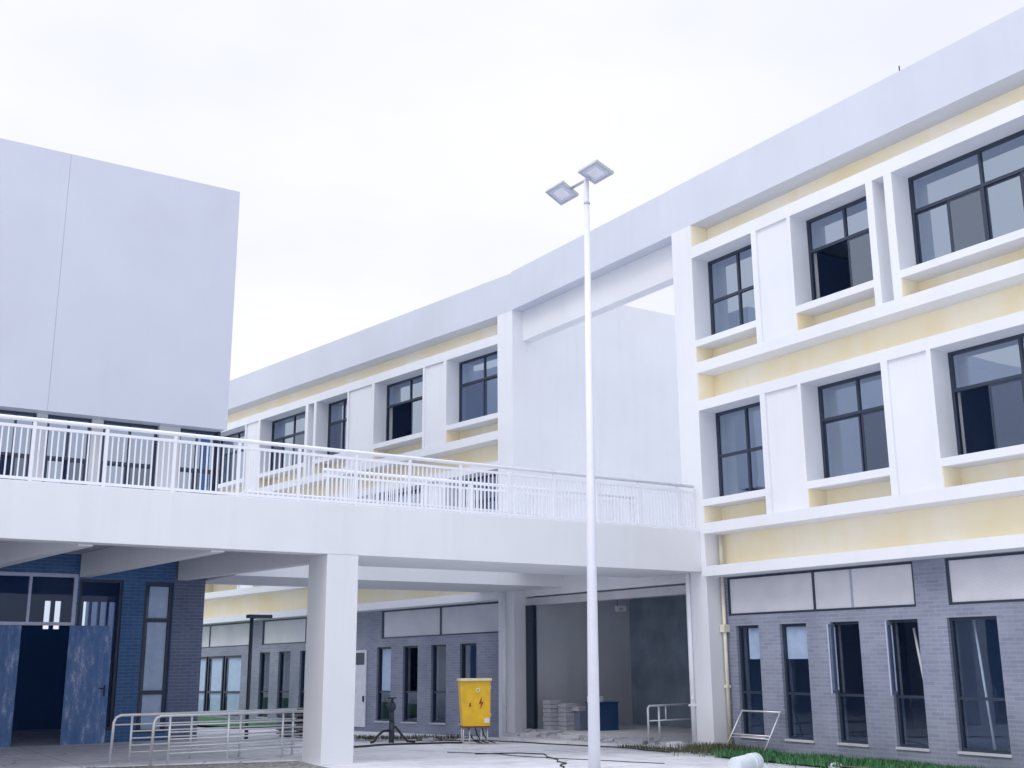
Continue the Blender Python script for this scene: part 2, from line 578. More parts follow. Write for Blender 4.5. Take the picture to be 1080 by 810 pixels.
def window(F, parent, s0, s1, z0, z1, o, style, label=None, opened=(), flip=False, glass='glass', fmat='frame', fw=0.055):
    """frame (part) with its panes (sub-part)"""
    fr, gl, gs = MB(), MB(), []
    W = s1-s0
    B = lambda a, b_, c, d, oo=0.035, oi=-0.035: F.box(fr, a, b_, o+oi, o+oo, c, d)
    G = lambda a, b_, c, d, oo=0.0: F.box(gl, a, b_, o+oo-0.004, o+oo+0.004, c, d)
    B(s0, s1, z1-fw, z1)
    B(s0, s1, z0, z0+fw)
    B(s0, s0+fw, z0+fw, z1-fw)
    B(s1-fw, s1, z0+fw, z1-fw)
    if style == 'four':
        zt, cols = z0+(z1-z0)*0.5, 2
    elif style == 'slide':
        zt, cols = z0+(z1-z0)*0.64, 2
    elif style == 'wide':
        zt, cols = z0+(z1-z0)*0.64, 2
    elif style == 'narrow':
        zt, cols = z0+(z1-z0)*0.39, 1
    else:
        zt, cols = None, 1
    if zt is None:
        G(s0+fw, s1-fw, z0+fw, z1-fw)
    else:
        B(s0+fw, s1-fw, zt-fw/2, zt+fw/2)
        for k in range(cols):
            a = s0+W*k/cols
            b_ = s0+W*(k+1)/cols
            aa = a+(fw if k == 0 else fw*0.4)
            bb = b_-(fw if k == cols-1 else fw*0.4)
            if k:
                B(a-fw*0.4, a+fw*0.4, zt+fw/2, z1-fw)
                if style != 'slide':
                    B(a-fw*0.4, a+fw*0.4, z0+fw, zt-fw/2)
            if (k, 1) not in opened:
                G(aa, bb, zt+fw/2, z1-fw)
            if style in ('slide', 'wide'):
                n_ = 2 if style == 'wide' else 1
                w_ = (bb-aa)/n_
                for q in range(n_):
                    idx = k*n_+q
                    xa, xb = aa+w_*q, aa+w_*(q+1)
                    oo = 0.012 if idx % 2 else -0.012
                    if (idx, 0) in opened:      # sash slid over its neighbour: leave the light open
                        continue
                    sw = 0.035
                    B(xa, xa+sw, z0+fw, zt-fw/2, oo+0.01, oo-0.01)
                    B(xb-sw, xb, z0+fw, zt-fw/2, oo+0.01, oo-0.01)
                    B(xa+sw, xb-sw, z0+fw, z0+fw+sw, oo+0.01, oo-0.01)
                    B(xa+sw, xb-sw, zt-fw/2-sw, zt-fw/2, oo+0.01, oo-0.01)
                    if idx % 2:
                        gs.append(MB())
                    F.box(gs[-1] if idx % 2 else gl, xa+sw, xb-sw, o+oo-0.004, o+oo+0.004, z0+fw+sw, zt-fw/2-sw)
            elif (k, 0) not in opened:
                G(aa, bb, z0+fw, zt-fw/2)
    wo = fr.build('window', fmat, parent)
    if label:
        wo['label'] = label
    gl.build('pane', glass, wo)
    for q in gs:
        q.build('screen', 'screen', wo)
    return wo

LV3 = dict(ytop=10.20, lt=9.72, wt=9.48, wb=7.73, sb=7.60, rb=7.27, bb=7.05)
LV2 = dict(ytop=7.05, lt=6.49, wt=6.29, wb=4.53, sb=4.40, rb=4.06, bb=3.86)
REC = -0.45

def storey(F, frame, yel, L, S0, S1, wins, proud=0.0):
    F.box(frame, S0, S1, REC, 0.0, L['wt'], L['lt'])                 # lintel band
    F.box(frame, S0, S1, REC, proud, L['bb'], L['rb'])               # ledge band
    edges = [S0] + [x for w_ in wins for x in w_] + [S1]
    for k in range(0, len(edges), 2):                                # pilasters between windows
        a, b_ = edges[k], edges[k+1]
        if b_-a < 0.02:
            continue
        wd = b_-a
        if wd < 0.75:                                                # narrow pilaster: a deep open groove
            F.box(frame, a, a+0.14, REC, 0, L['rb'], L['wt'])
            F.box(frame, b_-0.16, b_, REC, 0, L['rb'], L['wt'])
            F.box(frame, a+0.14, b_-0.16, REC, -0.30, L['rb'], L['wt'])
        else:                                                        # wide pilaster: a shallow sunk panel
            F.box(frame, a, a+0.13, REC, 0, L['rb'], L['wt'])
            F.box(frame, b_-0.08, b_, REC, 0, L['rb'], L['wt'])
            F.box(frame, a+0.13, b_-0.08, REC, -0.045, L['rb'], L['wt'])
    for a, b_ in wins:                                               # sills
        F.box(frame, a, b_, REC, 0.0, L['sb'], L['wb'])
    F.box(yel, S0, S1, REC-0.05, REC-0.002, L['wt']+0.0, L['ytop'])
    F.box(frame, S0, S1, REC-0.22, REC-0.052, L['wt']+0.0, L['ytop'])
    hl = [(a, b_, L['wb'], L['wt']+1) for a, b_ in wins]
    F.holes(yel, S0, S1, L['bb'], L['wt'], REC-0.05, REC-0.002, hl)
    F.holes(frame, S0, S1, L['bb'], L['wt'], REC-0.22, REC-0.052, hl)
    for a, b_ in wins:                                               # yellow return faces in the niches under the sills
        F.box(yel, a+0.001, a+0.010, REC, -0.008, L['rb']+0.001, L['sb']-0.001)
        F.box(yel, b_-0.010, b_-0.001, REC, -0.008, L['rb']+0.001, L['sb']-0.001)

# ---- right wing -----------------------------------------------------
FR = Facade((15.0, 16.07), (0, -1), (-1, 0), lambda z, s: z)
RW = thing('school_building', 'three storey white wing with yellow bands nearest on the right, grey brick ground floor', 'building', (15.4, 9, -0.2))
frame, yel = MB(), MB()
SL = 14.2
W3 = [(0, 1.67), (2.67, 4.41), (4.95, 7.65), (8.65, 10.3), (11.3, 13.2)]
W2 = [(0, 1.65), (2.65, 4.40), (5.37, 7.87), (8.85, 10.5), (11.5, 13.2)]
fa = MB()
FR.box(fa, -0.58, SL, REC-0.22, 0.0, 10.20, 11.2)
fa.build('fascia', 'fascia', RW)
FR.box(frame, -0.58, 0, REC-0.22, 0.0, -0.35, 10.20)                 # corner pier
storey(FR, frame, yel, LV3, 0, SL, W3)
storey(FR, frame, yel, LV2, 0, SL, W2, 0.07)
FR.box(frame, -0.02, SL, REC-0.22, 0.10, 3.05, 3.24)                 # lower ledge
FR.box(yel, 0.0, SL, REC-0.22, REC-0.002, 3.24, 3.86)
# yellow return faces beside the pier
for z0, z1 in ((9.72, 10.20), (6.49, 7.05)):
    FR.box(yel, 0.001, 0.012, REC, -0.012, z0+0.001, z1-0.001)
frame.build('white_frame', 'white', RW)
yel.build('yellow_wall', 'yellow', RW)
body = MB()
body.box(15.7, 27, 1.9, 16.65, 10.55, 10.75)                          # roof
body.box(15.7, 27, 16.43, 16.65, 3.9, 10.55)                          # end wall towards the gap
body.box(26.8, 27, 1.9, 16.43, -0.3, 10.55)                           # back wall
body.box(15.0, 27, 1.65, 1.87, -0.3, 11.2)                            # near end wall
body.build('side_wall', 'white', RW)
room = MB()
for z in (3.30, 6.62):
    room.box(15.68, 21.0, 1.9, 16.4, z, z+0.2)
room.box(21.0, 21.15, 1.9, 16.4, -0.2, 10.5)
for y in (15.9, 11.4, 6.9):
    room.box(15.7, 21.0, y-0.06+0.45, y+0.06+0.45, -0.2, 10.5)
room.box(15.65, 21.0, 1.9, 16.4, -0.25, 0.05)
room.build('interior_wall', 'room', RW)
WO = -0.48
def wl(t): return t
window(FR, RW, *W3[0], 7.73, 9.48, WO, 'four')
window(FR, RW, *W3[1], 7.73, 9.48, WO, 'slide', opened={(0, 0)})
window(FR, RW, *W3[2], 7.73, 9.48, WO, 'wide')
window(FR, RW, *W3[3], 7.73, 9.48, WO, 'four')
window(FR, RW, *W3[4], 7.73, 9.48, WO, 'slide')
window(FR, RW, *W2[0], 4.53, 6.29, WO, 'four')
window(FR, RW, *W2[1], 4.53, 6.29, WO, 'slide')
window(FR, RW, *W2[2], 4.53, 6.29, WO, 'wide', opened={(0, 0)})
window(FR, RW, *W2[3], 4.53, 6.29, WO, 'slide')
window(FR, RW, *W2[4], 4.53, 6.29, WO, 'four')
# ground floor
GW = [(0.31, 0.89), (1.41, 2.04), (2.59, 3.20), (3.78, 4.37), (4.91, 5.77), (6.5, 7.3), (8.1, 8.8), (9.7, 10.4)]
CL = [(0.12, 4.37), (4.97, 9.5), (10.1, 13.9)]
brick = MB()
FR.holes(brick, 0.0, SL, -0.35, 3.05, REC-0.2, -0.40,
         [(a, b_, 0.15, 2.13) for a, b_ in GW] + [(a, b_, 2.32, 3.04) for a, b_ in CL])
brick.build('brick_wall', 'brick', RW)
for a, b_ in GW:
    sill = MB()
    FR.box(sill, a-0.02, b_+0.02, -0.46, -0.375, 0.115, 0.152)
    sill.build('window_sill', 'concrete', RW)
for k, (a, b_) in enumerate(GW):
    op = {(0, 1)} if k in (2, 3) else ()
    wo = window(FR, RW, a, b_, 0.152, 2.13, -0.50, 'narrow', opened=op, glass='clear', fw=0.045)
    if k in (2, 3):          # casement leaf swung out on its left side
        ls, w_ = MB(), (b_-a)*0.86
        ang = math.radians(62)
        hx = Vector(FR.P(a+0.03, -0.47, 0))
        dv = Vector((-math.sin(ang), -math.cos(ang), 0))
        def leafbar(mb, t0, t1, z0, z1, th=0.022):
            nn = Vector((dv.y, -dv.x, 0))*th/2
            p0, p1 = hx+dv*t0, hx+dv*t1
            mb.hexa([(*(p0-nn).xy, z0), (*(p1-nn).xy, z0), (*(p1+nn).xy, z0), (*(p0+nn).xy, z0),
                     (*(p0-nn).xy, z1), (*(p1-nn).xy, z1), (*(p1+nn).xy, z1), (*(p0+nn).xy, z1)])
        leafbar(ls, 0, 0.045, 0.96, 2.09)
        leafbar(ls, w_-0.045, w_, 0.96, 2.09)
        leafbar(ls, 0.045, w_-0.045, 0.96, 1.005)
        leafbar(ls, 0.045, w_-0.045, 2.045, 2.09)
        lf = ls.build('casement', 'alu', wo)
        lg = MB()
        leafbar(lg, 0.045, w_-0.045, 1.005, 2.045, 0.006)
        lg.build('casement_glass', 'clear', wo)
    if k in (0, 1):          # white sheet taped inside the upper light
        bl = MB()
        FR.box(bl, a+0.05 if k else a+0.2, b_-0.05, -0.53, -0.52, 1.52, 2.08)
        bl.build('blind', 'paper', wo)
for a, b_ in CL:
    fr, pn = MB(), MB()
    n_ = 2
    for z0, z1 in ((2.322, 2.36), (3.0, 3.038)):
        FR.box(fr, a, b_, -0.47, -0.42, z0, z1)
    for k in range(n_+1):
        s_ = a+(b_-a)*k/n_
        s_ = min(max(s_, a+0.022), b_-0.022)
        FR.box(fr, s_-0.022, s_+0.022, -0.47, -0.42, 2.36, 3.0)
    for k in range(n_):
        FR.box(pn, a+(b_-a)*k/n_+0.022, a+(b_-a)*(k+1)/n_-0.022, -0.455, -0.44, 2.36, 3.0)
    fo = fr.build('clerestory_window', 'frame', RW)
    pn.build('frosted_panel', 'frost', fo)
    sm_ = MB()                                                       # aluminium joint in one panel
    FR.box(sm_, a+(b_-a)*0.69, a+(b_-a)*0.70, -0.44, -0.428, 2.36, 3.0)
    sm_.build('panel_joint', 'alu', fo)
pp = MB()
pp.tube([(15.33, 15.99, -0.1), (15.33, 15.99, 3.05)], 0.035, 10)
pp.tube([(15.33, 15.99, 3.24), (15.33, 15.99, 3.86)], 0.035, 10)
pp.box(15.26, 15.40, 15.93, 16.055, 2.02, 2.16)
pp.box(15.285, 15.375, 15.945, 16.045, 1.0, 1.05)
pp.build('drainpipe', 'pvc', RW)
pp = MB()
pp.tube([(14.955, 16.56, -0.2), (14.955, 16.56, 3.14)], 0.045, 10)
pp.box(14.90, 15.0, 16.50, 16.62, 0.66, 0.70)
pp.tube([(14.90, 16.5, 0.82), (14.955, 16.56, 0.82)], 0.03, 8)
pp.build('drainpipe', 'railwhite', RW)

# ---- left (rear) wing -------------------------------------------------
LA = math.radians(-8.326)
DL, NL = (math.sin(LA), math.cos(LA)), (-math.cos(LA), math.sin(LA))
def zl(z, s):
    pts = [(-1, -0.10), (2.13, -0.11), (3.05, -0.09), (3.86, -0.08), (7.5, -0.13), (9.5, -0.07), (10.2, -0.05), (11.2, -0.03)]
    off = pts[0][1]
    for (a, va), (b_, vb) in zip(pts, pts[1:]):
        if a <= z <= b_:
            off = va+(vb-va)*(z-a)/(b_-a)
    if z > 11.2: off = -0.03
    return z+off-0.016*s*(1-min(z, 11.2)/11.2)
FL = Facade((15.0, 22.9), DL, NL, zl)
LW = thing('school_building', 'three storey white wing with yellow bands at the rear, running back behind the walkway', 'building', (15.2, 33, -0.4))
frame, yel = MB(), MB()
SL = 26.0
WL = [(0.44, 2.55), (3.6, 5.93), (7.34, 9.07), (9.71, 12.56), (13.6, 16.2), (17.2, 19.2), (20.2, 22.8), (23.5, 25.5)]
fa = MB()
FL.box(fa, -0.12, SL, REC-0.22, 0.0, 10.20, 11.2)
fa.build('fascia', 'fascia', LW)
FL.box(frame, -0.12, 0.44, REC-0.22, 0.004, -0.35, 10.20)
storey(FL, frame, yel, LV3, 0.44, SL, WL)
storey(FL, frame, yel, LV2, 0.44, SL, WL, 0.07)
FL.box(frame, 0.44, SL, REC-0.22, 0.10, 3.05, 3.24)
FL.box(yel, 0.44, SL, REC-0.22, REC-0.002, 3.24, 3.86)
frame.build('white_frame', 'white', LW)
yel.build('yellow_wall', 'yellow', LW)
gb = MB()
gb.box(15.02, 27, 22.77, 22.97, -0.35, 10.93)                         # gable wall facing the gap
gb.build('gable_wall', 'white', LW)
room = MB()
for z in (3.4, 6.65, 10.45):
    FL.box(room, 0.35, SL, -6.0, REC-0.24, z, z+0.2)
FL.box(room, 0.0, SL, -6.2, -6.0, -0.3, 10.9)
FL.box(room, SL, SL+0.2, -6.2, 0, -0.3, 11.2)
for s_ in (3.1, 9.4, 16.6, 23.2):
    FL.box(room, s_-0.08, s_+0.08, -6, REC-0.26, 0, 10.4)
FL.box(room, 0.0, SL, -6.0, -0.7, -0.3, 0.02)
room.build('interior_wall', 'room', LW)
for lv, zz in ((LV3, 0), (LV2, 0)):
    for k, (a, b_) in enumerate(WL):
        wide = b_-a
        st = 'wide' if wide > 2.7 else 'slide'
        window(FL, LW, a, b_, lv['wb'], lv['wt'], WO, st, opened={(1 if k % 2 else 0, 0)} if k in (1,) else ())
GL = [(1.75, 2.41), (2.98, 3.61), (4.19, 4.85), (5.41, 6.08), (9.56, 10.15), (10.71, 11.42), (11.96, 12.6)]
GP = [(13.85, 15.05), (15.15, 16.25), (16.35, 17.5)]
CLL = [(0.62, 5.88), (7.3, 12.5), (13.32, 19.0)]
brick = MB()
FL.holes(brick, 0.44, SL, -0.35, 3.05, REC-0.2, -0.40,
         [(a, b_, 0.12, 2.08) for a, b_ in GL] + [(13.8, 17.6, 0.12, 2.02)] + [(a, b_, 2.30, 3.04) for a, b_ in CLL])
brick.build('brick_wall', 'brick', LW)
for a, b_ in GL:
    sill = MB()
    FL.box(sill, a-0.02, b_+0.02, -0.46, -0.375, 0.085, 0.122)
    sill.build('window_sill', 'concrete', LW)
for k, (a, b_) in enumerate(GL):
    wo = window(FL, LW, a, b_, 0.122, 2.08, -0.50, 'narrow', opened={(0, 1)} if k in (2,) else (), glass='clear', fw=0.05)
    if k in (3, 4):
        bl = MB()
        FL.box(bl, a+0.16, b_-0.1, -0.53, -0.52, 0.85, 2.02)
        bl.build('blind', 'paper', wo)
for k, (a, b_) in enumerate(GP):
    wo = window(FL, LW, a, b_, 0.122, 2.02, -0.50, 'narrow', glass='clear', fw=0.07)
    bl = MB()
    FL.box(bl, a+0.10, b_-0.2, -0.53, -0.52, 0.18, 1.95)
    bl.build('blind', 'paper', wo)
for a, b_ in CLL:
    fr, pn = MB(), MB()
    for z0, z1 in ((2.302, 2.335), (3.0, 3.038)):
        FL.box(fr, a, b_, -0.47, -0.42, z0, z1)
    for k in range(3):
        s_ = min(max(a+(b_-a)*k/2, a+0.03), b_-0.03)
        FL.box(fr, s_-0.03, s_+0.03, -0.47, -0.42, 2.335, 3.0)
    for k in range(2):
        FL.box(pn, a+(b_-a)*k/2+0.03, a+(b_-a)*(k+1)/2-0.03, -0.455, -0.44, 2.335, 3.0)
    fo = fr.build('clerestory_window', 'frame', LW)
    pn.build('frosted_panel', 'frost', fo)
dr = MB()
FL.box(dr, 6.55, 7.35, -0.40, -0.36, -0.05, 2.02)
do = dr.build('door', 'paper', LW, 0.006)
dw = MB()
FL.box(dw, 6.63, 7.05, -0.36, -0.352, 1.62, 1.95)
dw.build('door_window', 'frame', do)
dh = MB()
FL.box(dh, 6.60, 6.64, -0.36, -0.32, 0.62, 0.78)
dh.build('handle', 'frame', do)
pp = MB()
pp.tube([(14.93, 23.08, -0.25), (14.93, 23.08, 3.1)], 0.045, 10)
pp.build('drainpipe', 'railwhite', LW)

# ---- roof beam bridging the two wings ---------------------------------
RB = thing('roof_beam', 'white roof level beam bridging the open gap between the two wings', 'roof beam', (15.2, 19.7, 9.4))
bm_ = MB()
bm_.box(15.0, 15.33, 16.652, 22.79, 10.17, 11.19)
bm_.build('fascia', 'fascia', RB)
bm_ = MB()
bm_.box(15.332, 15.62, 16.652, 22.768, 9.40, 11.1)
bm_.build('inner_beam', 'white', RB)

# ---- entrance hall under the walkway, between the wings ---------------
EH = thing('entrance_hall', 'open grey entrance hall recessed between the two wings, with wide opening', 'entrance', (16.5, 19.7, -0.1))
ms = MB()
ms.box(15.32, 15.5, 16.66, 22.765, 3.0, 3.55)
ms.build('white_header', 'white', EH)
ms = MB()
ms.box(15.36, 15.55, 16.66, 22.765, 2.79, 2.96)
ms.build('shutter_box', 'concrete', EH)
ms = MB()
ms.box(15.34, 15.46, 22.50, 22.765, -0.1, 2.79)
ms.box(15.30, 15.34, 22.40, 22.46, -0.1, 2.79)
ms.build('door_post', 'frame', EH)
ms = MB()
ms.box(15.55, 22.0, 22.60, 22.765, -0.1, 3.0)
ms.build('side_wall', 'lobby', EH)
ms = MB()
ms.box(18.4, 18.55, 19.9, 22.6, -0.1, 3.0)
ms.box(18.4, 18.55, 16.66, 19.9, 2.74, 3.0)
ms.build('back_wall', 'lobbyblue', EH)
ms = MB()
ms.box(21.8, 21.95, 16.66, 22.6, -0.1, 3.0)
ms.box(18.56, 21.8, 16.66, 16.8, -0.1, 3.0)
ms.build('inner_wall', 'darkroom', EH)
ms = MB()
ms.box(15.5, 22, 16.66, 22.765, 3.0, 3.2)
ms.build('ceiling', 'lobby', EH)
ms = MB()
ms.box(15.20, 22, 16.66, 22.765, -0.4, -0.03)
ms.build('floor_slab', 'concrete', EH)
ms = MB()
ms.box(14.0, 26, 16.66, 22.765, 3.58, 3.93)
ms.build('terrace_slab', 'white', EH)

# ------------------------------------------------------------------ elevated walkway
WK = thing('walkway', 'long white concrete walkway deck crossing at first floor on a square column', 'walkway', (7.5, 16.9, 0))
YF = 16.2
ms = MB()
ms.box(-9, 14.998, YF, YF+0.32, 3.15, 3.94)
ms.build('front_beam', 'white', WK, 0.008)
ms = MB()
ms.box(7.75, 14.998, YF+0.322, 18.1, 3.152, 3.93)
ms.build('deck_slab', 'white', WK)
ms = MB()
ms.box(-9, 7.748, YF+0.322, 22.78, 3.57, 3.93)
ms.build('roof_slab', 'concrete', WK)
for x0, x1 in ((-2.2, -2.8), (-0.2, -0.8), (1.75, 1.1), (3.6, 3.0), (5.5, 5.03), (7.72, 6.92)):
    ms = MB()
    ms.hexa([(x0, 16.525, 3.13), (x0+0.2, 16.525, 3.13), (x1+0.2, 22.75, 3.13), (x1, 22.75, 3.13),
             (x0, 16.525, 3.568), (x0+0.2, 16.525, 3.568), (x1+0.2, 22.75, 3.568), (x1, 22.75, 3.568)])
    ms.build('cross_beam', 'white', WK)
ms = MB()
ms.box(7.23, 7.76, YF+0.003, 16.92, -0.15, 3.149)
ms.build('column', 'white', WK, 0.008)

RK = thing('walkway', 'rear white footbridge seen under the main walkway, joining the two buildings', 'walkway', (11.3, 22.5, 3.15))
ms = MB()
ms.box(7.55, 15.318, 21.2, 22.76, 3.15, 3.93)
ms.box(7.55, 14.9, 22.76, 23.9, 3.15, 3.93)
ms.build('deck_slab', 'white', RK)

# ------------------------------------------------------------------ railings
def railing(label, x0, x1, y, zb, first, pitch, n_bal, window_x):
    R = thing('railing', label, 'railing', ((x0+x1)/2, y, zb), 'white balustrades on the walkways')
    zt = zb+0.86
    h = MB()
    h.tube([(x0, y, zt), (x1, y, zt)], 0.03, 10)
    h.build('handrail', 'railwhite', R)
    h = MB()
    h.box(x0, x1, y-0.018, y+0.018, zt-0.125, zt-0.085)
    h.build('top_rail', 'railwhite', R)
    h = MB()
    h.box(x0, x1, y-0.018, y+0.018, zb+0.02, zb+0.06)
    h.build('bottom_rail', 'railwhite', R)
    pm = MB().box(-0.022, 0.022, -0.022, 0.022, 0.002, 0.83).mesh('post', 'railwhite')
    bmh = MB().box(-0.0095, 0.0095, -0.0095, 0.0095, 0.058, 0.738).mesh('baluster', 'railwhite')
    k0 = math.ceil((x0-first)/pitch-1e-6)
    k1 = math.floor((x1-first)/pitch+1e-6)
    loc = []
    for k in range(k0, k1+1):
        X = first+k*pitch
        o = bpy.data.objects.new('post', pm)
        COL.objects.link(o)
        o.parent = R
        o.location = (X-R.location.x, 0, 0)
    for k in range(k0-1, k1+1):
        for q in range(1, n_bal+1):
            X = first+(k+q/(n_bal+1))*pitch
            if x0+0.02 < X < x1-0.02:
                loc.append(X)
    main = [X for X in loc if X >= window_x][:100]
    rest = [X for X in loc if X not in main]
    for X in main:
        o = bpy.data.objects.new('baluster', bmh)
        COL.objects.link(o)
        o.parent = R
        o.location = (X-R.location.x, 0, 0)
    if rest:
        mb = MB()
        for X in rest:
            mb.box(X-0.0095, X+0.0095, y-0.0095, y+0.0095, zb+0.058, zb+0.738)
        tag(mb.build('baluster', 'railwhite', R), kind='stuff')
    return R
railing('white balustrade along the front edge of the main walkway, longest of the three', 0.4, 14.95, 16.27, 3.94, 2.836, 0.974, 11, 2.36)
railing('white balustrade along the back edge of the main walkway, behind the front one', 7.9, 15.05, 18.03, 3.93, 8.0, 0.974, 11, 0)
railing('white balustrade on the rear footbridge, only its top showing', 7.7, 14.9, 21.28, 3.93, 8.0, 0.974, 11, 0)

# ------------------------------------------------------------------ hall building on the left
HB = thing('hall_building', 'windowless pale grey box storey over glazed first floor and dark blue tiled ground floor', 'building', (0, 25, 0))
ms = MB()
ms.box(-14, 7.69, 22.62, 33, 6.27, 11.63)
ms.build('upper_wall', 'greywhite', HB)
ms = MB()
seams = [-14, -9.85, -5.2, -0.5, 4.14, 7.70]
for a, b_ in zip(seams, seams[1:]):
    ms.box(a+0.003, b_-(0.003 if b_ < 7 else -0.012), 22.608, 22.62, 6.262, 11.64)
ms.build('cladding', 'greywhite', HB)
FH = Facade((0, 22.8), (1, 0), (0, -1), lambda z, s: z)               # s is x
# first floor glazed front under the box
ms = MB()
cols = [(-2.0, -1.7), (-0.97, -0.65), (0.02, 0.32), (0.99, 1.29), (2.0, 2.3), (3.02, 3.3), (4.02, 4.22), (5.06, 5.28), (6.38, 6.81)]
for a, b_ in cols:
    FH.box(ms, a, b_, -0.35, -0.12 if b_ < 6 else -0.05, 3.93, 6.268)
ms.build('first_floor_pier', 'concrete', HB)
edges = [x for c_ in cols for x in c_] + [7.62]
for k in range(1, len(edges)-1, 2):
    window(FH, HB, edges[k], edges[k+1], 3.94, 6.268, -0.22, 'slide', glass='glass', opened={(0, 0)} if k in (11,) else ())
wo = MB()
FH.box(wo, 7.62, 7.68, -0.35, -0.1, 3.93, 6.268)
wo.build('corner_post', 'frame', HB)
# ground floor
hol = [(2.1, 5.02, 0.0, 3.19), (5.06, 5.88, 0.28, 3.1), (6.30, 6.86, 0.2, 3.08), (-2, -0.2, 0.3, 3.1)]
ms = MB()
FH.holes(ms, -9, 6.87, -0.1, 3.566, -0.2, 0.0, hol)
ms.build('tiled_wall', 'bluetile', HB)
ms = MB()
FH.box(ms, 6.872, 7.5, -0.2, 0.012, -0.1, 3.566)
ms.build('corner_pier', 'pierbrick', HB)
ms = MB()
ms.box(7.3, 7.5, 23.002, 32, -0.1, 6.26)
ms.build('side_wall', 'bluetile', HB)
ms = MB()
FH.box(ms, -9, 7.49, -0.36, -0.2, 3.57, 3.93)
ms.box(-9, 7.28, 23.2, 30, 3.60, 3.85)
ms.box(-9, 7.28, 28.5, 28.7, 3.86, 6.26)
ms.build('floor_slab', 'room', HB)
FB = Facade((0, 28.4), (1, 0), (0, -1), lambda z, s: z)
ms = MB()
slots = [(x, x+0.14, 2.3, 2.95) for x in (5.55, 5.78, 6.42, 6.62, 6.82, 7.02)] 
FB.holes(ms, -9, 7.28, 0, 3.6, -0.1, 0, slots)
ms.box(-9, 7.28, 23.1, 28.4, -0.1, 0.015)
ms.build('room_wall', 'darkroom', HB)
window(FH, HB, 5.06, 5.88, 0.28, 3.1, -0.08, 'plain', glass='hallglass')
wo = window(FH, HB, 6.30, 6.86, 0.2, 3.08, -0.08, 'plain', glass='hallglass', fw=0.06)
tb = MB()
for z in (0.96, 2.34):
    FH.box(tb, 6.36, 6.80, -0.11, -0.05, z-0.04, z+0.04)
tb.build('transom', 'frame', wo)
bl = MB()
FH.box(bl, 6.42, 6.795, -0.105, -0.095, 0.27, 3.0)
bl.build('blind', 'paper', wo)
window(FH, HB, -2, -0.2, 0.3, 3.1, -0.08, 'slide', glass='clear')
wo = MB()
for a, b_, c_, d in ((2.1, 5.02, 3.12, 3.188), (2.1, 5.02, 2.22, 2.28), (2.1, 2.16, 2.28, 3.12), (3.12, 3.17, 2.28, 3.12), (4.145, 4.195, 2.28, 3.12), (4.95, 5.02, 2.28, 3.12)):
    FH.box(wo, a, b_, -0.08, 0.012, c_, d)
wo = wo.build('transom_window', 'alu', HB)
pn = MB()
FH.box(pn, 2.16, 4.95, -0.04, -0.03, 2.28, 3.12)
pn.build('pane', 'hallglass', wo)
ms = MB()
FH.box(ms, 2.1, 3.28, -0.07, -0.03, 0.02, 2.22)
FH.box(ms, 3.30, 4.08, -0.02, 0.03, 0.02, 2.22)
ms.build('door', 'door', HB, 0.004)
ms = MB()
ang = math.radians(9)
p0 = Vector((4.93, 22.77, 0)); p1 = p0+Vector((math.cos(ang)*0.78, -math.sin(ang)*0.78, 0))
nn = Vector((math.sin(ang), math.cos(ang), 0))*0.022
ms.hexa([(*(p0-nn).xy, 0.05), (*(p1-nn).xy, 0.05), (*(p1+nn).xy, 0.05), (*(p0+nn).xy, 0.05),
         (*(p0-nn).xy, 2.22), (*(p1-nn).xy, 2.22), (*(p1+nn).xy, 2.22), (*(p0+nn).xy, 2.22)])
do = ms.build('door', 'door', HB, 0.004)
do['label'] = 'open blue door leaf with worn scratched film'
ms = MB()
hp = p0.lerp(p1, 0.9)-nn*1.6
ms.tube([hp+Vector((0, 0, 0.92)), hp+Vector((0, 0, 1.12))], 0.012, 8)
ms.tube([hp+Vector((0, 0, 1.06)), hp+Vector((0, -0.03, 1.06)), hp+Vector((-0.1, -0.03, 1.06))], 0.011, 8)
ms.build('handle', 'black', do)
ms = MB()
FH.box(ms, 2.1, 5.0, -0.18, 0.03, -0.05, 0.045)
ms.build('threshold', 'bluetile', HB)

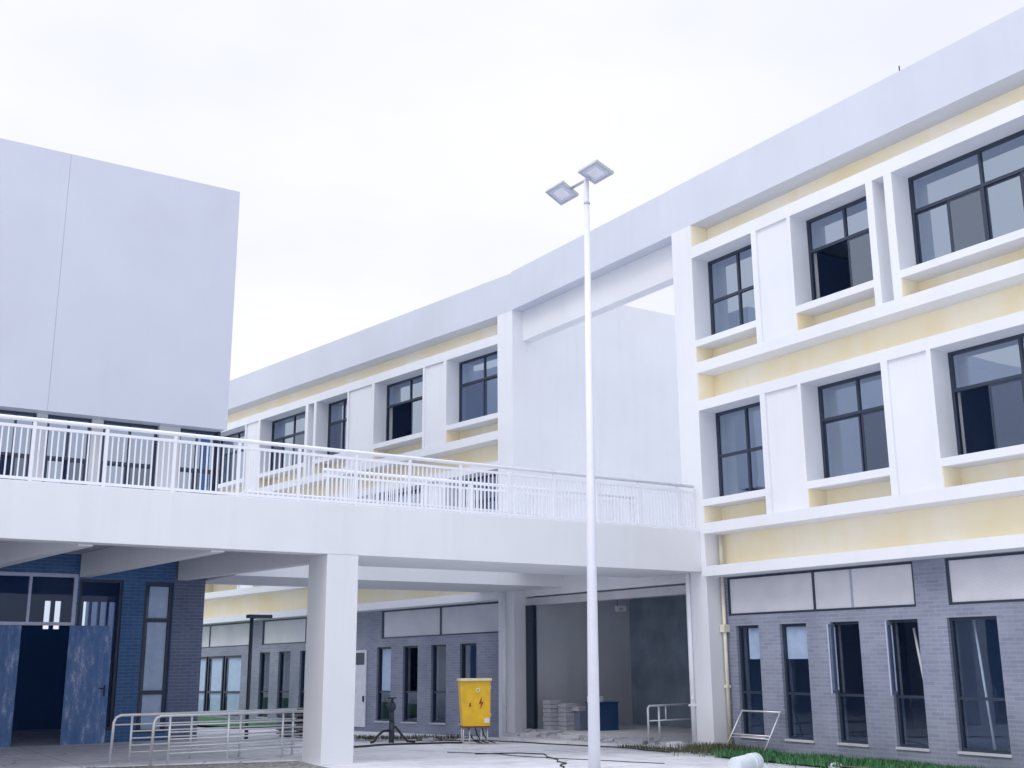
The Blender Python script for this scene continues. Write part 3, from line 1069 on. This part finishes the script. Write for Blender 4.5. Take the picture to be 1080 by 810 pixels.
# ------------------------------------------------------------------ street lamp
SLP = thing('street_lamp', 'tall slim white lamp pole with two square floodlight heads', 'street lamp', (9.50, 12.5, g(9.5, 12.5)))
ms = MB()
ms.tube([(9.50, 12.5, -0.1), (9.53, 12.47, 4.2), (9.555, 12.44, 8.52)], [0.084, 0.060, 0.038], 20)
ms.build('pole', 'polewhite', SLP)
ms = MB()
ms.tube([(9.5, 12.5, -0.02), (9.5, 12.5, 0.03)], 0.2, 16)
ms.build('base_plate', 'lampgrey', SLP)
ms = MB()
ms.tube([(9.557, 12.80, 8.54), (9.557, 12.36, 8.54)], 0.024, 10)
ms.tube([(9.555, 12.44, 8.14), (9.555, 12.44, 8.17)], 0.047, 14)
ms.build('arm', 'lampgrey', SLP)
def lamp_head(yc, zc, tilt):
    """square floodlight facing down and to the left"""
    R = Matrix.Rotation(tilt, 3, 'Y')
    def T(x, y, z): return Vector((9.55, yc, zc)) + R @ Vector((x, y, z))
    hb = MB()
    def hx(x0, x1, y0, y1, z0, z1, top=1.0, mb=hb):
        mb.hexa([T(x0, y0, z0), T(x1, y0, z0), T(x1, y1, z0), T(x0, y1, z0),
                 T(x0*top, y0*top, z1), T(x1*top, y0*top, z1), T(x1*top, y1*top, z1), T(x0*top, y1*top, z1)])
    hx(-0.17, 0.17, -0.225, 0.225, 0.0, 0.03)
    hx(-0.15, 0.15, -0.205, 0.205, 0.03, 0.075, 0.7)
    for k in range(-4, 5):                              # cooling fins
        hx(-0.09, 0.09, k*0.03-0.004, k*0.03+0.004, 0.075, 0.10)
    for x0, x1, y0, y1 in ((-0.17, 0.17, -0.225, -0.19), (-0.17, 0.17, 0.19, 0.225), (-0.17, -0.135, -0.19, 0.19), (0.135, 0.17, -0.19, 0.19)):
        hx(x0, x1, y0, y1, -0.015, -0.001)
    h = hb.build('lamp_head', 'lampgrey', SLP)
    l = MB()
    hx(-0.134, 0.134, -0.189, 0.189, -0.008, -0.002, 1.0, l)
    l.build('lens', 'lens', h)
    for k in range(1):
        l = MB()
        hx(-0.09, 0.09, -0.12, 0.12, -0.011, -0.0085, 1.0, l)
        l.build('led_board', 'paper', h)
    br = MB()
    br.tube([T(0.02, 0.14 if yc < 12.5 else -0.23, 0.055), (9.557, yc+(0.2 if yc < 12.5 else -0.30), 8.54)], 0.024, 8)
    br.hexa([T(-0.06, -0.1, 0.076), T(0.06, -0.1, 0.076), T(0.06, 0.1, 0.076), T(-0.06, 0.1, 0.076), T(-0.06, -0.1, 0.12), T(0.06, -0.1, 0.12), T(0.06, 0.1, 0.12), T(-0.06, 0.1, 0.12)])
    br.build('bracket', 'lampgrey', h)
lamp_head(13.06, 8.54, math.radians(27))
lamp_head(12.20, 8.56, math.radians(20))

# small dark courtyard lamp in the distance
CLP = thing('lamp_post', 'small dark courtyard lamp post with flat sideways head, behind the steel barriers', 'lamp post', (8.45, 22.6, 0))
ms = MB()
ms.tube([(8.45, 22.6, 0.0), (8.45, 22.6, 2.42)], 0.038, 10)
ms.build('pole', 'darksteel', CLP)
ms = MB()
ms.box(8.36, 8.86, 22.5, 22.7, 2.40, 2.47)
ms.build('lamp_head', 'darksteel', CLP, 0.01)
ms = MB()
ms.box(8.5, 8.84, 22.53, 22.67, 2.385, 2.399)
ms.build('lens', 'lens', CLP)

# lightning rods on the roof
for k, (x, y) in enumerate(((15.2, 10.9),)):
    o = MB().tube([(x, y, 11.2), (x, y, 11.42)], 0.012, 6).tube([(x, y-0.15, 11.22), (x, y+0.15, 11.22)], 0.01, 6).build('lightning_rod', 'darksteel')
    tag(o, 'tiny dark lightning rod standing on the right wing roof edge', 'lightning rod')

# ------------------------------------------------------------------ steel barriers
def barrier(label, xa, xb, y, zh, posts):
    B = thing('barrier', label, 'barrier', ((xa+xb)/2, y, 0.05), 'low steel tube barriers on the pavement')
    z0 = 0.055
    ms = MB()
    pts = [(xa-0.02, y, z0), (xa, y, z0+zh-0.1), (xa+0.03, y, z0+zh-0.03), (xa+0.1, y, z0+zh), (xb, y, z0+zh)]
    ms.tube(pts, 0.022, 10)
    ms.build('top_rail', 'steel', B)
    for k, X in enumerate(posts):
        ms = MB()
        ms.tube([(X, y, z0), (X, y, z0+zh)], 0.019, 8)
        ms.build('post', 'steel', B)
    x_l = xa
    for j, fz in enumerate((0.80, 0.655, 0.51, 0.365, 0.22)):
        ms = MB()
        xs_ = xa if j == 0 else posts[0]
        ms.tube([(xs_, y, z0+zh*fz), (xb, y, z0+zh*fz)], 0.012, 8)
        ms.build('cross_rail', 'steel', B)
barrier('steel tube barrier standing farther back, bent left end reaching farthest left', 4.70, 7.65, 18.2, 0.70, [4.97, 5.9, 6.7, 7.6])
barrier('steel tube barrier standing nearer, overlapping the one behind and ending at the column', 5.12, 7.62, 17.55, 0.70, [5.36, 6.27, 7.16, 7.62])

# ------------------------------------------------------------------ yellow distribution box
EB = thing('electrical_box', 'yellow electrical cabinet with red lightning sign standing on steel legs by the pier', 'electrical box', (12.6, 20.6, -0.15))
ms = MB()
ax, bx = 12.28, 12.92
ms.hexa([(ax+0.06, 20.55, 0.21), (bx-0.01, 20.55, 0.21), (bx-0.01, 20.95, 0.21), (ax+0.06, 20.95, 0.21),
         (ax, 20.52, 1.11), (bx, 20.52, 1.11), (bx, 20.98, 1.11), (ax, 20.98, 1.11)])
ms.build('cabinet', 'ybox', EB, 0.012)
ms = MB()
ms.box(ax-0.02, bx+0.02, 20.48, 21.0, 1.111, 1.16)
ms.build('lid', 'ylid', EB, 0.008)
for x, y in ((ax+0.09, 20.60), (ax+0.22, 20.62), (bx-0.18, 20.62), (bx-0.05, 20.62), (ax+0.09, 20.92), (bx-0.06, 20.92)):
    ms = MB()
    ms.tube([(x-0.02, y-0.02, g(x, y)-0.01), (x, y, 0.215)], 0.014, 8)
    ms.build('leg', 'steel', EB)
yb = 20.527
ms = MB()
def zy(z): return 20.55-(z-0.21)/0.9*0.03-0.008
bolt = [(0.45, 0.80), (0.39, 0.655), (0.44, 0.66), (0.41, 0.54), (0.49, 0.69), (0.445, 0.685)]
a0 = len(ms.v)
for dy in (0.0, 0.004):
    ms.v += [(ax+px_, zy(pz)+dy, pz) for px_, pz in bolt]
k = len(bolt)
ms.f += [tuple(range(k)), tuple(reversed(range(k, 2*k)))] + [(i, (i+1) % k, k+(i+1) % k, k+i) for i in range(k)]
ms.sm += [False]*(k+2)
ms.build('lightning_sign', 'red', EB)
ms = MB()
ms.hexa([(ax+0.19, zy(0.60), 0.60), (ax+0.23, zy(0.60), 0.60), (ax+0.23, zy(0.6)+0.004, 0.60), (ax+0.19, zy(0.6)+0.004, 0.60),
         (ax+0.20, zy(0.68), 0.68), (ax+0.22, zy(0.68), 0.68), (ax+0.22, zy(0.68)+0.004, 0.68), (ax+0.20, zy(0.68)+0.004, 0.68)])
ms.build('warning_mark', 'red', EB)
ms = MB()
ms.tube([(ax+0.37, zy(0.93)-0.012, 0.93), (ax+0.37, zy(0.93)+0.006, 0.93)], 0.045, 14)
lk = ms.build('lock', 'ylid', EB)
ms = MB()
ms.tube([(ax+0.37, zy(0.93)-0.016, 0.93), (ax+0.37, zy(0.93)-0.012, 0.93)], 0.014, 10)
ms.build('keyhole', 'black', lk)
ms = MB()
ms.box(bx-0.13, bx-0.03, zy(0.3)-0.002, zy(0.3)+0.004, 0.28, 0.37)
ms.build('label_plate', 'paper', EB)
ms = MB()
ms.box(ax+0.055, bx-0.005, 20.545, 20.955, 0.185, 0.208)
ms.build('base_rim', 'rust', EB)
for hz in (0.38, 0.92):
    ms = MB()
    ms.tube([(bx-0.004, zy(hz)-0.004, hz), (bx-0.004, zy(hz)-0.004, hz+0.09)], 0.011, 8)
    ms.build('hinge', 'lampgrey', EB)
ms = MB()
for q in range(3):
    x_ = ax+0.2+q*0.14
    ms.tube([(x_, 20.75, 0.19), (x_+0.03, 20.7, 0.05), (x_+0.1, 20.6, -0.08), (x_+0.25, 20.5, -0.12)], 0.012, 6)
tag(ms.build('cable_tail', 'black', EB), kind='stuff')
EB.rotation_euler = (0, 0, -0.42)

# ------------------------------------------------------------------ standpipe with hose
SP = thing('standpipe', 'dark iron water standpipe with valve head and bent hose against the brick wall', 'standpipe', (11.35, 21.9, -0.13))
ms = MB()
ms.tube([(11.35, 21.9, -0.2), (11.35, 21.9, 0.28)], 0.06, 12)
ms.tube([(11.35, 21.9, 0.28), (11.35, 21.9, 0.52)], [0.055, 0.048], 12)
ms.build('pipe', 'darksteel', SP)
ms = MB()
ms.tube([(11.35, 21.9, 0.50), (11.35, 21.9, 0.55), (11.35, 21.9, 0.64), (11.35, 21.9, 0.70)], [0.045, 0.08, 0.08, 0.035], 14)
ms.tube([(11.35, 21.9, 0.62), (11.2, 21.8, 0.63)], 0.045, 10)
ms.build('valve', 'darksteel', SP)
ms = MB()
ms.tube([(11.35, 21.9, 0.70), (11.35, 21.9, 0.76)], 0.03, 8)
ms.tube([(11.35, 21.9, 0.755), (11.35, 21.9, 0.785)], 0.10, 14)
ms.build('hand_wheel', 'darksteel', SP)
ms = MB()
ms.tube([(11.30, 21.85, 0.12), (11.05, 21.7, 0.12), (10.85, 21.55, 0.04), (10.72, 21.45, -0.06), (10.62, 21.38, -0.07)], 0.024, 8)
ms.tube([(11.40, 21.85, 0.2), (11.52, 21.75, 0.02), (11.6, 21.65, -0.10), (11.75, 21.6, -0.11)], 0.024, 8)
ms.build('hose', 'black', SP)

def cable(name, label, pts, r, mat='black', cat='cable', group='cables lying across the yard'):
    mb = MB()
    P = []
    for (x0, y0), (x1, y1) in zip(pts, pts[1:]):
        for t in (0, 0.25, 0.5, 0.75):
            P.append((x0+(x1-x0)*t, y0+(y1-y0)*t))
    P.append(pts[-1])
    Q = []
    for i, (x, y) in enumerate(P):
        wob = 0.03*math.sin(i*1.7)+0.02*math.sin(i*0.6+1)
        Q.append((x+wob, y-wob, g(x, y)+r+0.004))
    mb.tube(Q, r, 6)
    tag(mb.build(name, mat), label, cat, group)
cable('cable', 'thick black cable running from the white column past the standpipe to the yellow cabinet', [(8.2, 18.73), (9.45, 19.65), (10.84, 20.62), (12.0, 21.0), (12.5, 20.9)], 0.02)
cable('cable', 'black cable snaking over the yard towards the foot of the lamp pole', [(10.49, 17.18), (11.35, 17.15), (11.65, 16.8), (11.04, 15.6), (10.74, 14.86), (10.12, 14.12)], 0.010)
cable('cable', 'thin black cable lying straight from near the cabinet towards the right wing', [(10.27, 17.76), (10.88, 17.18), (11.05, 16.28), (11.75, 15.13), (12.26, 14.31)], 0.007)
cable('cable', 'loose thin black cable looping at the wall foot beside the cabinet', [(11.7, 21.9), (12.1, 22.4), (12.6, 22.6), (13.1, 22.2), (13.3, 21.6), (12.9, 20.9)], 0.014)
cable('cable', 'black cable along the broken kerb of the entrance', [(13.6, 22.3), (13.85, 20.9), (13.95, 19.2), (14.2, 17.6), (14.2, 16.4)], 0.013)

# debris at the rear wall foot
rb = MB()
for k in range(46):
    x = random.uniform(10.4, 13.4)
    y = 22.9 + random.uniform(-0.9, 0.9) + (13.4-x)*0.15
    s_ = random.uniform(0.04, 0.16)
    rb.rbox((x, y, g(x, y)-0.01), s_*1.6, s_, s_*0.5, random.uniform(0, 3), (random.uniform(-.3, .3), random.uniform(-.3, .3)))
tag(rb.build('rubble', 'stone'), 'small broken concrete bits scattered along the rear wall foot', 'rubble', kind='stuff')

# ------------------------------------------------------------------ goods in the entrance hall
fl = -0.03
def crate(name, label, cat, c, sx, sy, sz, mat, group=None, rz=0.0, bev=0.008):
    o = MB().rbox((0, 0, 0), sx, sy, sz).build(name, mat, None, bev)
    o.location = c
    o.rotation_euler = (0, 0, rz)
    return tag(o, label, cat, group)
for col_, (cx, cy, n_, h_) in enumerate(((15.50, 21.92, 7, 0.095), (15.70, 21.60, 6, 0.099))):
    for k in range(n_):
        c0 = crate('tile_carton', 'x', 'carton', (cx+random.uniform(-.012, .012), cy+random.uniform(-.012, .012), fl+k*h_), 0.34, 0.30, h_-0.006, 'carton', 'grey cartons stacked in the entrance hall', random.uniform(-.04, .04))
        od = ['lowest', 'second from the floor', 'third from the floor', 'fourth from the floor', 'fifth from the floor', 'sixth from the floor', 'topmost'][k if k < n_-1 else 6]
        c0['label'] = 'grey flat carton, %s in the %s stack of the entrance hall' % (od, 'left taller' if col_ == 0 else 'right shorter')
cr_ = thing('storage_bin', 'slate grey bin with a lighter handle beside the carton stacks', 'bin', (15.98, 21.42, fl))
MB().rbox((15.98, 21.42, fl), 0.42, 0.34, 0.42).build('bin_body', 'slate', cr_, 0.012)
MB().rbox((16.02, 21.24, fl+0.2), 0.04, 0.03, 0.16).build('handle', 'paper', cr_, 0.005)
crate('packet', 'pale grey packet lying on the slate grey bin', 'packet', (15.93, 21.42, fl+0.42), 0.40, 0.26, 0.10, 'carton', None, 0.12)
cb_ = thing('cabinet', 'dark blue metal cabinet partly hidden behind the lamp pole', 'cabinet', (16.30, 21.10, fl))
MB().rbox((16.30, 21.10, fl), 0.62, 0.40, 0.60).build('cabinet_body', 'bluebox', cb_, 0.01)
MB().rbox((16.30, 21.10, fl+0.60), 0.66, 0.44, 0.02).build('cabinet_top', 'bluebox', cb_, 0.005)
crate('carton', 'small white carton on top of the blue cabinet', 'carton', (16.12, 21.12, fl+0.62), 0.30, 0.22, 0.12, 'paper')
hs = thing('hanging_sign', 'small white sign hanging on a rod from the entrance hall ceiling', 'sign', (16.6, 20.7, 2.6))
MB().box(16.45, 16.75, 20.69, 20.71, 2.60, 2.72).build('sign_board', 'paper', hs, 0.004)
MB().box(16.54, 16.66, 20.684, 20.689, 2.63, 2.69).build('sign_marking', 'lampgrey', hs)
MB().tube([(16.5, 20.7, 2.72), (16.5, 20.7, 3.0)], 0.008, 6).build('rod', 'darksteel', hs)

# pipe handrail at the entrance
HRL = thing('handrail', 'bent steel pipe handrail at the right end of the entrance', 'handrail', (14.9, 17.3, -0.1))
ms = MB()
ms.tube([(14.72, 17.6, -0.15), (14.72, 17.6, 0.60), (14.75, 17.6, 0.64), (16.3, 17.45, 0.66)], 0.022, 10)
ms.build('top_rail', 'steel', HRL)
ms = MB()
ms.tube([(14.98, 17.58, -0.1), (14.98, 17.58, 0.63)], 0.022, 10)
ms.tube([(15.14, 17.56, 0.36), (15.14, 17.56, 0.63)], 0.015, 8)
ms.build('post', 'steel', HRL)
ms = MB()
ms.tube([(14.72, 17.6, 0.36), (16.3, 17.45, 0.38)], 0.014, 8)
ms.build('cross_rail', 'steel', HRL)
# broken slabs in front of the entrance
slab_specs = [(14.75, 21.3, 0.9, 0.5, 0.2, 'flat concrete slab piece at the left end of the broken entrance step'),
              (14.7, 20.2, 0.5, 0.35, 0.9, 'concrete lump on the entrance step below the carton stacks'),
              (14.85, 19.1, 0.8, 0.6, -0.3, 'broken concrete slab on the entrance step just right of the lamp pole'),
              (14.9, 18.2, 0.7, 0.5, 0.5, 'tilted broken slab between lamp pole and pipe handrail'),
              (14.95, 17.1, 0.6, 0.45, -0.6, 'broken slab under the pipe handrail'),
              (14.62, 16.75, 0.26, 0.22, 0.2, 'small white concrete block at the pier foot')]
for k, (x, y, a, b_, rz, lab) in enumerate(slab_specs):
    o = MB().rbox((0, 0, 0), a, b_, 0.10 if k < 5 else 0.14, 0, (random.uniform(-.07, .07), random.uniform(-.07, .07))).build('concrete_slab', 'stone' if k < 5 else 'kerb', None, 0.02)
    o.location = (x, y, -0.12)
    o.rotation_euler = (0, 0, rz)
    tag(o, lab, 'concrete slab', 'broken slabs at the entrance')
rb = MB()
for k in range(150):
    y = random.uniform(16.9, 22.3)
    x = random.uniform(14.45, 15.15)
    s_ = random.uniform(0.03, 0.13)
    rb.rbox((x, y, -0.12), s_*1.7, s_*1.2, s_*0.7, random.uniform(0, 3), (random.uniform(-.3, .3), random.uniform(-.3, .3)))
tag(rb.build('rubble', 'stone'), 'loose grey rubble strewn over the entrance step behind the kerb', 'rubble', kind='stuff')
ap = MB()
ap.prism([(14.3, 16.66), (15.198, 16.66), (15.198, 22.6), (14.55, 22.6), (14.28, 20.9), (14.3, 19.4), (14.5, 18.0)], -0.4, -0.105)
tag(ap.build('step', 'concrete'), kind='structure')

# ------------------------------------------------------------------ right foreground bits
LF = thing('metal_frame', 'steel tube frame leaning on the brick wall beside the pier', 'frame', (15.2, 15.3, -0.1))
ms = MB()
ms.tube([(14.92, 15.75, g(15, 15.8)+0.05), (15.32, 15.62, 0.62)], 0.014, 8)
ms.build('upright', 'steel', LF)
ms = MB()
ms.tube([(14.92, 14.78, g(15, 14.8)+0.05), (15.32, 14.68, 0.62)], 0.014, 8)
ms.build('upright', 'steel', LF)
ms = MB()
ms.tube([(15.315, 15.62, 0.60), (15.315, 14.68, 0.60)], 0.017, 8)
ms.tube([(15.09, 15.70, 0.20), (15.09, 14.74, 0.20)], 0.013, 8)
ms.tube([(15.07, 15.70, 0.15), (15.07, 14.74, 0.15)], 0.010, 8)
ms.build('crossbar', 'steel', LF)
bk = thing('bucket', 'pale plastic bucket lying on its side in the lawn corner', 'bucket', (12.92, 13.2, -0.1))
c0, c1 = Vector((12.42, 12.90, -0.02)), Vector((13.0, 13.02, 0.0))
ms = MB()
ms.tube([c0, c1], [0.12, 0.14], 18)
ms.build('bucket_body', 'plastic', bk, 0.006)
ms = MB()
dd = (c1-c0).normalized()
for t in (0.72, 0.86):
    q = c0.lerp(c1, t)
    ms.tube([q-dd*0.012, q+dd*0.012], 0.141, 18)
ms.build('hoop', 'plastic', bk)
bmb = bmesh.new()
bmesh.ops.create_icosphere(bmb, subdivisions=3, radius=0.11)
for v in bmb.verts:
    v.co *= random.uniform(0.72, 1.12)
    v.co.z *= 0.6
me = bpy.data.meshes.new('plastic_bag')
bmb.to_mesh(me)
bmb.free()
me.materials.append(MT['paper'])
o = bpy.data.objects.new('plastic_bag', me)
COL.objects.link(o)
o.location = (14.28, 12.6, g(14.28, 12.6)+0.03)
tag(o, 'crumpled white plastic bag on the lawn edge', 'bag')

# sticks seen inside the ground floor windows
o = MB().tube([(15.75, 12.05, 2.0), (15.72, 11.78, 0.15)], 0.022, 8).build('pole', 'paper')
tag(o, 'slim white pole leaning inside a ground floor window, foot slanting right', 'pole')
o = MB().tube([(15.78, 10.95, 2.1), (15.74, 10.78, 0.12)], 0.02, 8).build('pole', 'paper')
tag(o, 'slim white pole standing inside the widest ground floor window', 'pole')

# stack of boards behind the barriers
PS = []
for k in range(6):
    z = -0.12+k*0.105
    o = MB()
    o.rbox((10.62, 24.9, z+0.035), 0.95, 0.7, 0.05, 0.05*math.sin(k*2.1))
    for dx in (-0.36, 0, 0.36):
        o.rbox((10.62+dx, 24.9, z), 0.09, 0.68, 0.034, 0.05*math.sin(k*2.1))
    ob = o.build('pallet', 'wood')
    od = ['lowest', 'second', 'third', 'fourth', 'fifth', 'topmost'][k]
    tag(ob, 'weathered grey wooden pallet, %s%s in the stack behind the barriers' % (od, '' if k in (0, 5) else ' from the ground'), 'pallet', 'stacked wooden pallets')

# ------------------------------------------------------------------ grass and weeds
def blades(name, poly_fn, n_, h0, h1, mat, label):
    mb = MB()
    for k in range(n_):
        x, y = poly_fn()
        z = g(x, y)+0.05
        a = random.uniform(0, 6.28)
        h = random.uniform(h0, h1)
        wv_ = random.uniform(0.004, 0.010)
        lx, ly = math.cos(a)*h*random.uniform(0.1, .7), math.sin(a)*h*random.uniform(.1, .7)
        px_, py_ = -math.sin(a)*wv_, math.cos(a)*wv_
        i = len(mb.v)
        mb.v += [(x-px_, y-py_, z-0.01), (x+px_, y+py_, z-0.01), (x+lx*.4+px_*.8, y+ly*.4+py_*.8, z+h*.6), (x+lx*.4-px_*.8, y+ly*.4-py_*.8, z+h*.6), (x+lx, y+ly, z+h)]
        mb.f += [(i, i+1, i+2, i+3), (i+3, i+2, i+4)]
        mb.sm += [False, False]
    o = mb.build(name, mat)
    tag(o, label, 'grass', kind='stuff')
def lawn_pt():
    while True:
        x, y = 15.28-abs(random.gauss(0, 0.62)) if random.random() < 0.5 else random.uniform(14.0, 15.28), random.uniform(6, 15.3)
        if random.random() < 0.45+0.6*math.sin(x*3+y*1.3)*math.sin(y*2.9+1):
            return x, y
blades('grass', lawn_pt, 20000, 0.035, 0.12, 'green', 'short green lawn grass along the foot of the right wing')
def weed_pt():
    a = random.gauss(0, 1)
    return 14.75+random.gauss(0, 0.28), 15.75+a*0.35
blades('weeds', weed_pt, 1500, 0.05, 0.18, 'weed', 'dull dark weeds in front of the right pier')
def weed2_pt():
    x = random.uniform(10.6, 13.6)
    return x, 22.6+random.gauss(0, 0.22)+(13.4-x)*0.15
blades('weeds', weed2_pt, 900, 0.03, 0.10, 'weed', 'sparse weeds among rubble along the rear wall foot')
def weed3_pt():
    return random.uniform(13.9, 14.5), random.uniform(15.9, 17.6)
blades('weeds', weed3_pt, 700, 0.02, 0.06, 'weed', 'thin mossy weeds along the entrance kerb')
